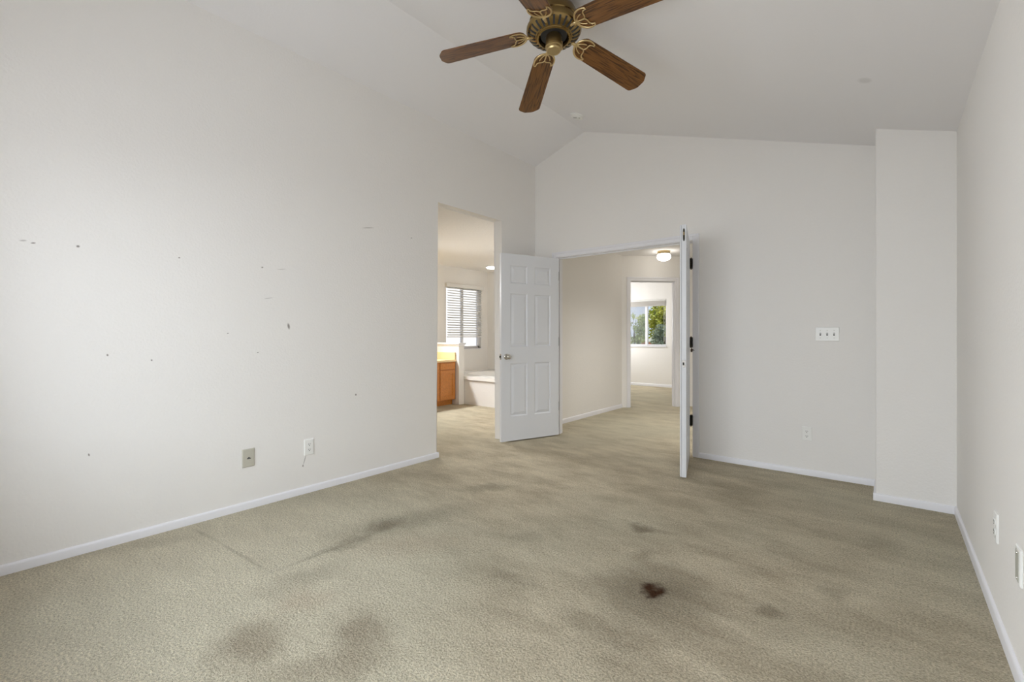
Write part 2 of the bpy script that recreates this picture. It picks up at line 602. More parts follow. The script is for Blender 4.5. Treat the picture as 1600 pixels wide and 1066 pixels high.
def tube(bm, pts, rad, n=8, flat=1.0):
    """round bar through pts; flat squeezes it in z"""
    pts = [Vector(p) for p in pts]
    rs = rad if isinstance(rad, (list, tuple)) else [rad] * len(pts)
    rings = []
    for i, p in enumerate(pts):
        d = (pts[min(i + 1, len(pts) - 1)] - pts[max(i - 1, 0)]).normalized()
        up = Vector((0, 0, 1)) if abs(d.z) < 0.95 else Vector((1, 0, 0))
        s = d.cross(up).normalized()
        t = s.cross(d).normalized()
        rings.append([bm.verts.new(p + s * (rs[i] * math.cos(2 * PI * k / n)) + t * (rs[i] * flat * math.sin(2 * PI * k / n))) for k in range(n)])
    for a, b_ in zip(rings, rings[1:]):
        for k in range(n):
            bm.faces.new((a[k], a[(k + 1) % n], b_[(k + 1) % n], b_[k]))
    bm.faces.new(rings[0][::-1])
    bm.faces.new(rings[-1])


def copy_tree(o, parent=None):
    c_ = o.copy()
    COL.objects.link(c_)
    if parent:
        c_.parent = parent
    for ch in o.children:
        copy_tree(ch, c_)
    return c_


# ------------------------------------------------------------------ room shell
UL, UR, VB, VR = -3.324, 0.338, 4.522, -0.30      # long wall, near wall, back wall, rear wall
RU, RZ = -2.6385, 3.434                          # ridge
ZL, ZRt = 3.199, 2.479
TH = 0.115


def zc(u):
    return RZ + (ZL - RZ) * (RU - u) / (RU - UL) if u < RU else RZ + (ZRt - RZ) * (u - RU) / (UR - RU)


fl = mk('floor', boxes((-6.45, 0.46, -0.43, 10.32, -0.08, 0.0)), 'carpet')
struct(fl, 'stained beige cut-pile carpet running through every room', 'floor')

# long wall with the open doorway to the bath
bm = prism([(-0.43, 0), (2.956, 0), (2.956, 2.437), (3.91, 2.437), (3.91, 0), (6.98, 0), (6.98, 3.3), (-0.43, 3.3)], 'yz', UL - TH, UL)


def near(a, b_, t=1e-3):
    return abs(a - b_) < t


def openedge(p, q):
    if not (near(p.x, q.x)):
        return False
    inside = lambda s: 2.95 < s.y < 3.92 and s.z < 2.45
    return inside(p) and inside(q)


round_edges(bm, openedge, 0.012)
struct(mk('wall_left', bm, 'wall_scuffed', smooth=True), 'long off-white orange-peel wall with an open doorway', 'wall')

OL, OR_, OH = -3.005, -1.459, 2.062
bm = prism([(UL - 0.02, 0), (OL - 0.016, 0), (OL - 0.016, OH + 0.016), (OR_ + 0.016, OH + 0.016), (OR_ + 0.016, 0), (UR + 0.1, 0),
            (UR + 0.1, zc(UR) + 0.02), (RU, RZ + 0.06), (UL - 0.02, ZL + 0.05)], 'xz', VB, VB + TH)
struct(mk('wall_back', bm, 'wall'), 'off-white gable wall with the double doorway', 'wall')

bm = prism([(-0.0766, 0), (UR + 0.05, 0), (UR + 0.05, zc(UR) + 0.0), (-0.0766, zc(-0.0766) + 0.02)], 'xz', 4.14, VB + 0.02)
round_edges(bm, lambda p, q: near(p.x, -0.0766) and near(q.x, -0.0766) and near(p.y, 4.14) and near(q.y, 4.14), 0.012)
struct(mk('wall_corner', bm, 'wall', smooth=True), 'boxed-out chase wall in the corner beside the near wall', 'wall')

struct(mk('wall_right', boxes((UR, UR + TH, -0.43, VB + TH, 0, 2.56)), 'wall'), 'off-white side wall close to the camera with two outlets', 'wall')
# rear wall, with its window opening
struct(mk('wall_rear', boxes((UL - TH, -2.68, -0.43, VR, 0, 3.5), (-0.2, UR + TH, -0.43, VR, 0, 3.5), (-2.68, -0.2, -0.43, VR, 0, 0.85), (-2.68, -0.2, -0.43, VR, 2.12, 3.5)), 'wall'), 'rear wall with the wide window', 'wall')
w3 = mk('window_3', boxes((-2.68, -0.2, -0.43, -0.40, 0.85, 0.90), (-2.68, -0.2, -0.43, -0.40, 2.07, 2.12), (-2.68, -2.63, -0.43, -0.40, 0.9, 2.07), (-0.25, -0.2, -0.43, -0.40, 0.9, 2.07), (-1.4, -1.35, -0.43, -0.40, 0.9, 2.07)), 'trim')
struct(w3, 'wide window in the rear wall', 'window')

bm = prism([(UL - 0.05, ZL - 0.05 * 0.343), (RU, RZ), (UR + 0.05, ZRt - 0.05 * 0.32), (UR + 0.05, ZRt + 0.15), (RU, RZ + 0.15), (UL - 0.05, ZL + 0.15)], 'xz', -0.43, VB + TH)
struct(mk('ceiling', bm, 'ceiling'), 'vaulted pale grey ceiling with an off-centre ridge', 'ceiling')

# hall, bath, far bedroom shells
struct(mk('ceiling_hall', boxes((-3.43, -0.85, VB + TH, 7.1, 2.44, 2.52), (-6.45, -0.85, 7.1, 10.32, 2.44, 2.52)), 'ceiling'), 'flat hall ceiling carrying a globe light', 'ceiling')
struct(mk('ceiling_bath', boxes((-6.45, UL - TH, 1.7, 7.1, 2.44, 2.52)), 'ceiling_tex'), 'textured bath ceiling', 'ceiling')
struct(mk('wall_hall', boxes((-1.0, -0.9, VB + TH, 10.32, 0, 2.45)), 'wall'), 'hall side wall', 'wall')
# bath far wall with window hole y 5.84..6.79, z .905..2.09
BU = -6.33
WY0, WY1, WZ0, WZ1 = 5.845, 6.785, 0.905, 2.09
struct(mk('wall_bath_far', boxes((BU - TH, BU, 1.7, WY0, 0, 2.45), (BU - TH, BU, WY1, 7.1, 0, 2.45), (BU - TH, BU, WY0, WY1, 0, WZ0), (BU - TH, BU, WY0, WY1, WZ1, 2.45)), 'wall'), 'bath wall holding the blinded window', 'wall')
struct(mk('wall_bath_back', boxes((BU - TH, UL - TH, 6.98, 7.1, 0, 2.45)), 'wall'), 'bath wall at the end of the tub', 'wall')
struct(mk('wall_bath_front', boxes((BU - TH, UL - TH, 1.7, 1.8, 0, 2.45)), 'wall'), 'bath wall behind the vanity run', 'wall')
# angled hall wall, local s axis runs along (1,1)
A45 = (UL, 6.866)
bm = prism([(-0.12, 0), (0.147 - 0.016, 0), (0.147 - 0.016, 2.046), (0.887 + 0.016, 2.046), (0.887 + 0.016, 0), (3.36, 0), (3.36, 2.45), (-0.12, 2.45)], 'xz', 0, TH)
w45 = mk('wall_hall_angled', bm, 'wall', loc=(A45[0], A45[1], 0), rot=(0, 0, R(45)))
struct(w45, 'angled hall wall around the bedroom doorway', 'wall')
# bedroom
BV = 10.15
KX0, KX1, KZ0, KZ1 = -4.81, -3.845, 0.912, 1.972
struct(mk('wall_bedroom_back', boxes((-5.6, KX0, BV, BV + TH, 0, 2.45), (KX1, -0.9, BV, BV + TH, 0, 2.45), (KX0, KX1, BV, BV + TH, 0, KZ0), (KX0, KX1, BV, BV + TH, KZ1, 2.45)), 'wall'), 'far bedroom wall under and around its window', 'wall')
struct(mk('wall_bedroom_left', boxes((-5.5, -5.4, 7.1, 8.85, 0, 2.45), (-5.5, -5.4, 9.85, 10.2, 0, 2.45), (-5.5, -5.4, 8.85, 9.85, 0, 0.9), (-5.5, -5.4, 8.85, 9.85, 2.15, 2.45)), 'wall'), 'bedroom side wall with an opening added for the fill lamp', 'wall')  # unseen opening added so the bedroom fill lamp can shine in


# ------------------------------------------------------------------ baseboards
def base_run(name, p, q, side, label=None, hgt=0.048, t=0.012):
    """baseboard from p to q, SIDE = unit normal into the room"""
    p, q, s = Vector((*p, 0)), Vector((*q, 0)), Vector((*side, 0))
    prof = [(0, 0), (t, 0), (t, hgt - 0.012), (t * 0.75, hgt - 0.004), (t * 0.35, hgt), (0, hgt)]
    bm = bmesh.new()
    A = [bm.verts.new(p + s * a + Vector((0, 0, z))) for a, z in prof]
    B = [bm.verts.new(q + s * a + Vector((0, 0, z))) for a, z in prof]
    bm.faces.new(A)
    bm.faces.new(B[::-1])
    for i in range(len(prof)):
        j = (i + 1) % len(prof)
        bm.faces.new((A[i], B[i], B[j], A[j]))
    o = mk(name, bm, 'trim', smooth=True, sharp=50)
    return struct(o, label, 'baseboard' if label else None)


base_run('baseboard_left', (UL, VR), (UL, 2.968), (1, 0), 'low white baseboard along the long wall', 0.05)
base_run('baseboard_left_return', (UL - TH, 2.956), (UL + 0.012, 2.956), (0, 1), 'baseboard return in the near jamb of the bath doorway', 0.05)
base_run('baseboard_left_nib', (UL, 3.90), (UL, VB), (1, 0), 'baseboard behind the open six-panel door', 0.05)
base_run('baseboard_back', (-1.395, VB), (-0.0766, VB), (0, -1), 'white baseboard along the gable wall', 0.05)
base_run('baseboard_corner', (-0.0886, 4.14), (UR, 4.14), (0, -1), 'white baseboard along the boxed-out chase', 0.052)
base_run('baseboard_corner_side', (-0.0766, 4.1402), (-0.0766, VB), (-1, 0), 'short baseboard on the side of the chase', 0.052)
base_run('baseboard_right', (UR, VR), (UR, 4.14), (-1, 0), 'white baseboard along the near side wall', 0.055)
base_run('baseboard_hall', (UL, VB + TH), (UL, 6.866), (1, 0), 'hall baseboard leading to the angled doorway', 0.06)
base_run('baseboard_bedroom', (-5.4, BV), (-1.0, BV), (0, -1), 'bedroom baseboard below the window', 0.06)


# ------------------------------------------------------------------ door casings and jambs
def casing_set(name, x0, x1, head, face, out, w=0.06, parent=None, label=None, jamb=0.115, stop=True, both=True):
    """casing around opening x0..x1 on plane y=face, standing out towards OUT (+1/-1); jamb boards go the other way"""
    y0, y1 = sorted((face, face + out * 0.012))
    z0, z1 = sorted((face, face + out * 0.019))
    bs = []
    for (a, b_, c_, d_) in ((y0, y1, 0.0, w - 0.021), (z0, z1, w - 0.022, w)):
        bs += [(x0 - 0.006 - d_, x0 - 0.006 - c_, a, b_, 0, head + 0.006 + d_), (x1 + 0.006 + c_, x1 + 0.006 + d_, a, b_, 0, head + 0.006 + d_),
               (x0 - 0.006 - c_, x1 + 0.006 + c_, a, b_, head + 0.006 + c_, head + 0.006 + d_)]
    j0, j1 = sorted((face, face - out * jamb))
    bs += [(x0 - 0.016, x0, j0, j1, 0, head + 0.016), (x1, x1 + 0.016, j0, j1, 0, head + 0.016), (x0, x1, j0, j1, head, head + 0.016)]
    if stop:
        s0, s1 = sorted((face - out * 0.042, face - out * 0.075))
        bs += [(x0, x0 + 0.011, s0, s1, 0, head), (x1 - 0.011, x1, s0, s1, 0, head), (x0 + 0.011, x1 - 0.011, s0, s1, head - 0.011, head)]
    o = mk(name, boxes(*bs), 'trim', bevel=0.003)
    return struct(o, label, 'trim')


casing_set('trim_1', OL, OR_, OH, VB, -1, 0.057, label='white casing and jamb of the double doorway')
t2 = casing_set('trim_2', 0.147, 0.887, 2.03, 0, -1, 0.058, label='grey-white casing of the doorway at the end of the hall')
t2.location = (A45[0], A45[1], 0)
t2.rotation_euler = (0, 0, R(45))


# ------------------------------------------------------------------ six-panel doors
def leaf_mesh(w, h, t):
    xs = [0, 0.112, 0.112 + 0.222, w - 0.112 - 0.222, w - 0.112, w]
    zs = [0, 0.262, 0.845, 1.02, 1.605, 1.71, 1.912, h]
    bm = bmesh.new()
    cols, rows = (1, 3), (1, 3, 5)
    for y, sgn in ((0, -1), (t, 1)):
        def P(x, z, d=0.0):
            return bm.verts.new((x, y - sgn * d, z))
        for i in range(5):
            for k in range(7):
                a, b_, c_, d_ = xs[i], xs[i + 1], zs[k], zs[k + 1]
                if i in cols and k in rows:
                    rings = []
                    for ins, dep in ((0, 0), (0.004, 0.001), (0.012, 0.010), (0.018, 0.010), (0.042, 0.003), (0.046, 0.002)):
                        rings.append([P(a + ins, c_ + ins, dep), P(b_ - ins, c_ + ins, dep), P(b_ - ins, d_ - ins, dep), P(a + ins, d_ - ins, dep)])
                    for r0, r1 in zip(rings, rings[1:]):
                        for q in range(4):
                            bm.faces.new((r0[q], r0[(q + 1) % 4], r1[(q + 1) % 4], r1[q]))
                    bm.faces.new(rings[-1])
                else:
                    bm.faces.new((P(a, c_), P(b_, c_), P(b_, d_), P(a, d_)))
    bmesh.ops.remove_doubles(bm, verts=bm.verts, dist=1e-5)
    # rim
    for (p0, p1) in (((0, 0), (w, 0)), ((w, 0), (w, h)), ((w, h), (0, h)), ((0, h), (0, 0))):
        v = [bm.verts.new(q) for q in ((p0[0], 0, p0[1]), (p1[0], 0, p1[1]), (p1[0], t, p1[1]), (p0[0], t, p0[1]))]
        bm.faces.new(v)
    bmesh.ops.remove_doubles(bm, verts=bm.verts, dist=1e-5)
    return bm


def knob_bm(side):
    bm = bmesh.new()
    prof = [(0.0, 0.0), (0.033, 0.0), (0.033, 0.004), (0.028, 0.009), (0.014, 0.012), (0.0115, 0.018), (0.0115, 0.028), (0.016, 0.034), (0.024, 0.041), (0.0275, 0.050), (0.0265, 0.058), (0.021, 0.065), (0.011, 0.069), (0.0, 0.070)]
    lathe(bm, [(r_, side * h_) for r_, h_ in prof], 32, axis='y')
    return bm


def hinge_bm(side, t):
    """knuckle at the pin plus the two leaves in the gap; SIDE +1: door body lies on +y of the pin"""
    bm = bmesh.new()
    for k in range(5):
        lathe(bm, [(0.0, -0.05 + k * 0.02 + 0.0008), (0.0075, -0.05 + k * 0.02 + 0.0008), (0.0075, -0.03 + k * 0.02 - 0.0008), (0.0, -0.03 + k * 0.02 - 0.0008)], 14)
    lathe(bm, [(0.0, 0.05), (0.005, 0.052), (0.0055, 0.056), (0.0, 0.06)], 12)
    lathe(bm, [(0.0, -0.06), (0.0055, -0.056), (0.005, -0.052), (0.0, -0.05)], 12)
    y0, y1 = sorted((0.0, side * (t * 0.95 + 0.008)))
    box(bm, 0.001, 0.0035, y0, y1, -0.05, 0.05)
    return bm


W, Hd, T = 0.762, 2.032, 0.035
# leaf folded back against the long wall
d1 = empty('door_1', (-3.0, 4.506, 0.013), (0, 0, math.atan2(-0.939, -0.344)))
struct(d1, 'white six-panel door swung back against the long wall beside the bath doorway', 'door')
OFF = 0.008
lf = mk('door_leaf', leaf_mesh(W - 0.004, Hd, T), 'door', d1, loc=(0.006, OFF, 0))
for s, y in ((1, OFF + T), (-1, OFF)):
    k = mk('door_knob', knob_bm(s), 'nickel', d1, smooth=True, loc=(W - 0.062, y, 0.915), sharp=50)
    k['label'] = 'satin nickel egg-shaped door knob'
for z in (0.33, 1.075, 1.83):
    k = mk('hinge', hinge_bm(1, T), 'bronze', d1, smooth=True, loc=(0, 0, z))
    k['label'] = 'dark bronze butt hinge'
k = mk('latch_plate', boxes((W + 0.0015, W + 0.003, OFF + 0.005, OFF + T - 0.005, 0.885, 0.945)), 'nickel', d1)
mk('latch_bolt', prism([(W + 0.002, OFF + 0.010), (W + 0.013, OFF + 0.010), (W + 0.002, OFF + T - 0.008)], 'xy', 0.905, 0.926), 'bronze', k)

# leaf standing almost edge-on
d2 = empty('door_2', (-1.466, 4.505, 0.015), (0, 0, math.atan2(-0.961, 0.278)))
struct(d2, 'white door leaf seen edge-on, standing open into the room on dark hinges', 'door')
OFF2 = -0.012
lf2 = mk('door_leaf', leaf_mesh(W, Hd + 0.006, T), 'door', d2, loc=(0.0, OFF2 - T, 0))
mk('astragal', boxes((W - 0.045, W - 0.001, OFF2 - T - 0.013, OFF2 - T - 0.0015, 0.0, Hd + 0.003)), 'door', d2, bevel=0.003)
for z in (0.332, 1.078, 1.829):
    k = mk('hinge', hinge_bm(-1, T), 'bronze', d2, smooth=True, loc=(0, 0, z))
    k['label'] = 'dark bronze butt hinge'
    # jamb half of the hinge
    kp = mk('hinge_plate', boxes((-0.002, 0.002, -0.004, 0.034, -0.05, 0.05)), 'bronze', k, rot=(0, 0, R(73.9)), loc=(0.006, 0.004, 0))
# flush bolt near the top of the free edge, latch strike lower down
bm = bmesh.new()
for (a, b_, zz, ang0) in ((0, 0, 0, 0),):
    pts = []
    for i in range(24):
        an = 2 * PI * i / 24
        pts.append((0.008 * math.cos(an), (0.052 + 0.0) * (1 if math.sin(an) > 0 else -1) * (abs(math.sin(an)) ** 0.45)))
    A = [bm.verts.new((0, p[0], p[1])) for p in pts]
    B = [bm.verts.new((0.003, p[0] * 0.9, p[1] * 0.98)) for p in pts]
    bm.faces.new(A)
    bm.faces.new(B)
    for i in range(24):
        bm.faces.new((A[i], A[(i + 1) % 24], B[(i + 1) % 24], B[i]))
fb = mk('flush_bolt', bm, 'bronze', d2, loc=(W, OFF2 - T / 2, 1.955))
fb['label'] = 'dark flush bolt let into the door edge'
mk('bolt_lever', boxes((0.003, 0.010, -0.003, 0.003, -0.004, 0.022)), 'brass_l', fb, bevel=0.001)
sp = mk('strike_plate', boxes((0, 0.002, -0.011, 0.011, -0.028, 0.028)), 'nickel', d2, bevel=0.001, loc=(W, OFF2 - T / 2, 0.915))
mk('strike_hole', boxes((0.0015, 0.003, -0.009, 0.003, -0.011, 0.011)), 'dark', sp)
bm = bmesh.new()
tube(bm, [(0, 0, 0), (0.0, 0.012, 0.0), (0.0, 0.03, -0.004)], 0.004)
ds = mk('door_stop', bm, 'bronze', d2, smooth=True, loc=(0, 0, 1.006))
bm = bmesh.new()
lathe(bm, [(0, -0.018), (0.008, -0.014), (0.010, 0.0), (0.008, 0.014), (0, 0.018)], 16)
mk('rubber_tip', bm, 'rubber', ds, smooth=True, loc=(0.0, 0.004, -0.004))


# ------------------------------------------------------------------ wall plates
def plate_bm(w, h, t=0.007):
    bm = bmesh.new()
    a, b_ = w / 2, h / 2
    rings = []
    for ins, y in ((0, 0), (0, -t * 0.5), (0.004, -t), ):
        rings.append([bm.verts.new(p) for p in ((-a + ins, y, -b_ + ins), (a - ins, y, -b_ + ins), (a - ins, y, b_ - ins), (-a + ins, y, b_ - ins))])
    for r0, r1 in zip(rings, rings[1:]):
        for q in range(4):
            bm.faces.new((r0[q], r0[(q + 1) % 4], r1[(q + 1) % 4], r1[q]))
    bm.faces.new(rings[0])
    bm.faces.new(rings[-1])
    return bm


def outlet(loc, rz, label, m='plastic', face='plastic'):
    t = empty('wall_outlet', loc, (0, 0, rz))
    tag(t, label, 'outlet', 'duplex wall outlets')
    mk('cover_plate', plate_bm(0.072, 0.116), m, t)
    for s in (1, -1):
        bm = bmesh.new()
        pts = []
        for i in range(28):
            an = 2 * PI * i / 28
            pts.append((0.0172 * math.cos(an), max(-0.0135, min(0.0135, 0.0172 * math.sin(an)))))
        A = [bm.verts.new((p[0], -0.0065, p[1])) for p in pts]
        B = [bm.verts.new((p[0] * 0.96, -0.0095, p[1] * 0.96)) for p in pts]
        bm.faces.new(A)
        bm.faces.new(B)
        for i in range(28):
            bm.faces.new((A[i], A[(i + 1) % 28], B[(i + 1) % 28], B[i]))
        rc = mk('receptacle', bm, face, t, loc=(0, 0, s * 0.0195))
        bm = boxes((-0.0078, -0.0052, -0.0101, -0.009, -0.0015, 0.0075), (0.0052, 0.0078, -0.0101, -0.009, -0.0005, 0.0068))
        lathe(bm, [(0, -0.009), (0.0031, -0.009), (0.0031, -0.0101), (0, -0.0101)], 12, center=(0, 0, -0.0068), axis='y')
        mk('socket_slots', bm, 'dark', rc)
    bm = bmesh.new()
    lathe(bm, [(0, -0.006), (0.0032, -0.006), (0.0028, -0.0082), (0, -0.0084)], 14, axis='y')
    mk('screw', bm, 'plastic', t, smooth=True)
    return t


# plates face local -y: on the back wall rz=0, on the long wall (+u) rz=90, on the near wall (-u) rz=-90
outlet((UL, 1.703, 0.335), R(90), 'white duplex outlet with a wall crack running down below it')
outlet((-0.53, VB, 0.343), 0, 'white duplex outlet low on the gable wall below the switches')
outlet((UR, 2.69, 0.385), R(-90), 'white duplex outlet farther along the near side wall')
t = empty('cable_plate', (UR, 2.265, 0.392), (0, 0, R(-90)))
tag(t, 'grey-faced wall plate with two screws, nearest the camera on the side wall', 'wall plate')
mk('cover_plate', plate_bm(0.078, 0.122), 'plastic', t)
mk('insert', boxes((-0.024, 0.024, -0.0085, -0.006, -0.05, 0.05)), 'grey_plate', t, bevel=0.001)
for z in (-0.042, 0.042):
    bm = bmesh.new()
    lathe(bm, [(0, -0.008), (0.0035, -0.008), (0.003, -0.0102), (0, -0.0105)], 14, axis='y')
    mk('screw', bm, 'nickel', t, smooth=True, loc=(0, 0, z))
t = empty('phone_plate', (UL, 1.285, 0.341), (0, 0, R(90)))
tag(t, 'beige telephone jack plate low on the long wall, with one dark socket', 'wall plate')
mk('cover_plate', plate_bm(0.076, 0.12, 0.009), 'plastic_b', t)
bm = prism([(-0.012, -0.007), (0.012, -0.007), (0.012, -0.002), (0.005, 0.001), (0.005, 0.006), (-0.005, 0.006), (-0.005, 0.001), (-0.012, -0.002)], 'xz', -0.0100, -0.006)
mk('jack_socket', bm, 'jack', t, loc=(0.002, 0, 0.0))
t = empty('switch_plate', (-0.3905, VB, 1.1685), (0, 0, 0))
tag(t, 'white triple toggle switch plate on the gable wall', 'switch')
mk('cover_plate', plate_bm(0.163, 0.114), 'plastic', t)
for x in (-0.046, 0, 0.046):
    fr = mk('switch_slot', boxes((x - 0.0052, x + 0.0052, -0.0078, -0.006, -0.012, 0.012)), 'jack', t)
    bm = bmesh.new()
    tube(bm, [(x, -0.004, 0.0), (x, -0.010, 0.003), (x, -0.019, 0.0085)], [0.0042, 0.004, 0.0034], 8)
    mk('toggle', bm, 'plastic', t, smooth=True)
    for z in (-0.03, 0.03):
        bm = bmesh.new()
        lathe(bm, [(0, -0.006), (0.003, -0.006), (0.0026, -0.0084), (0, -0.0086)], 12, center=(x, 0, z), axis='y')
        mk('screw', bm, 'plastic_b', t, smooth=True)

# ------------------------------------------------------------------ smoke detector on the ceiling slope
sl = math.atan2(ZRt - RZ, UR - RU)
sm = empty('smoke_detector', (-2.423, 4.008, zc(-2.423)), (0, -sl, 0))
tag(sm, 'round white smoke detector on the ceiling close to the gable wall', 'smoke detector')
bm = bmesh.new()
lathe(bm, [(0, 0.0), (0.072, 0.0), (0.073, -0.006), (0.070, -0.010), (0, -0.010)], 40)
mk('base_plate', bm, 'plastic', sm, smooth=True)
bm = bmesh.new()
lathe(bm, [(0, -0.010), (0.064, -0.010), (0.065, -0.018), (0.060, -0.025), (0.035, -0.029), (0, -0.030)], 40)
mk('cover', bm, 'plastic', sm, smooth=True)
mk('sounder_slot', boxes((-0.02, 0.02, -0.006, 0.004, -0.0312, -0.028)), 'jack', sm, loc=(-0.01, -0.012, 0))
bm = bmesh.new()
lathe(bm, [(0, -0.026), (0.010, -0.026), (0.009, -0.0305), (0, -0.031)], 16)
mk('test_button', bm, 'grey_plate', sm, smooth=True, loc=(0.036, -0.005, 0))

# ------------------------------------------------------------------ ceiling fan
FU, FV = -1.476, 2.187
FZ = zc(FU)
fan = empty('ceiling_fan', (FU, FV, FZ), (-0.060, -0.038, 0))
tag(fan, 'antique brass ceiling fan with five walnut blades on the vaulted ceiling', 'ceiling fan')


def z_(z):
    return z - FZ


bm = bmesh.new()
lathe(bm, [(0.0, z_(3.12)), (0.085, z_(3.12)), (0.085, z_(3.03)), (0.080, z_(3.01)), (0.070, z_(3.005)), (0.0, z_(3.005))], 48)
mk('canopy', bm, 'brass', fan, smooth=True)
bm = bmesh.new()
lathe(bm, [(0.0, z_(3.02)), (0.075, z_(3.02)), (0.098, z_(3.010)), (0.118, z_(2.992)), (0.130, z_(2.966)), (0.135, z_(2.932)), (0.139, z_(2.930)), (0.139, z_(2.924)), (0.135, z_(2.920)),
           (0.137, z_(2.898)), (0.144, z_(2.894)), (0.154, z_(2.886)), (0.155, z_(2.874)), (0.150, z_(2.865)), (0.136, z_(2.852)), (0.115, z_(2.842)), (0.098, z_(2.837)), (0.096, z_(2.832)), (0.086, z_(2.830)), (0.083, z_(2.840)), (0.078, z_(2.862)), (0.0, z_(2.862))], 64)
mot = mk('motor_housing', bm, 'brass', fan, smooth=True, sharp=40)
bm = bmesh.new()
for k in range(26):
    a = 2 * PI * k / 26
    ca, sa = math.cos(a), math.sin(a)
    pts = []
    prof_ = ((0.106, 2.8375), (0.115, 2.842), (0.136, 2.852), (0.1465, 2.8615))
    A, B = [], []
    for r_, zz in prof_:
        for L_, dz in ((A, -0.0012), (B, 0.004)):
            L_.append([bm.verts.new((r_ * ca - w_ * sa, r_ * sa + w_ * ca, z_(zz) + dz)) for w_ in (-0.0055, 0.0055)])
    for i in range(3):
        bm.faces.new((A[i][0], A[i][1], A[i + 1][1], A[i + 1][0]))
        bm.faces.new((A[i][0], A[i + 1][0], B[i + 1][0], B[i][0]))
        bm.faces.new((A[i][1], B[i][1], B[i + 1][1], A[i + 1][1]))
    bm.faces.new((A[0][0], B[0][0], B[0][1], A[0][1]))
    bm.faces.new((A[3][0], A[3][1], B[3][1], B[3][0]))
mk('vent_slots', bm, 'dark', mot)
bm = bmesh.new()
lathe(bm, [(0.0, z_(2.862)), (0.074, z_(2.862)), (0.074, z_(2.846)), (0.0, z_(2.846))], 40)
mk('flywheel', bm, 'dark', fan, smooth=True)
bm = bmesh.new()
lathe(bm, [(0.0, z_(2.85)), (0.040, z_(2.848)), (0.0445, z_(2.840)), (0.0455, z_(2.795)), (0.045, z_(2.785)), (0.0, z_(2.785))], 40)
sw = mk('switch_housing', bm, 'brass_m', fan, smooth=True)
bm = bmesh.new()
lathe(bm, [(0.0, z_(2.79)), (0.047, z_(2.789)), (0.0475, z_(2.779)), (0.043, z_(2.776)), (0.042, z_(2.764)), (0.037, z_(2.757)), (0.034, z_(2.756)), (0.032, z_(2.758)), (0, z_(2.758))], 40)
mk('end_cap', bm, 'brass_c', fan, smooth=True, sharp=22)
bm = bmesh.new()
for k in range(7):
    bmesh.ops.create_icosphere(bm, subdivisions=1, radius=0.0022, matrix=Matrix.Translation((0.052, 0.0, z_(2.795) - 0.0046 * k)))
tube(bm, [(0.044, 0, z_(2.80)), (0.050, 0, z_(2.799)), (0.052, 0, z_(2.796))], 0.002, 6)
lathe(bm, [(0, z_(2.764)), (0.003, z_(2.762)), (0.0042, z_(2.752)), (0.0, z_(2.748))], 10, center=(0.052, 0, 0))
pc = mk('pull_chain', bm, 'brass_l', fan, smooth=True, rot=(0, 0, R(10)))

# blade: local x radial, centred on the hub axis, z=0 at the root
BR0, BR1 = 0.158, 0.665


def blade_bm():
    pts = []
    n = 14
    for i in range(n + 1):                       # rounded root
        a = PI / 2 + PI * i / n
        pts.append((BR0 + 0.050 + 0.050 * math.cos(a), 0.067 * math.sin(a)))
    tw = 0.076
    half = [(BR1 - 0.038, -tw), (BR1 - 0.029, -tw + 0.003), (BR1 - 0.022, -tw + 0.009), (BR1 - 0.003, -tw + 0.042), (BR1, -tw + 0.054)]
    tip = half + [(x, -y) for x, y in reversed(half)]
    pts += tip
    bm = bmesh.new()
    A = [bm.verts.new((p[0], p[1], 0)) for p in pts]
    B = [bm.verts.new((p[0], p[1], 0.006)) for p in pts]
    bm.faces.new(A)
    bm.faces.new(B)
    for i in range(len(pts)):
        j = (i + 1) % len(pts)
        bm.faces.new((A[i], A[j], B[j], B[i]))
    return bm


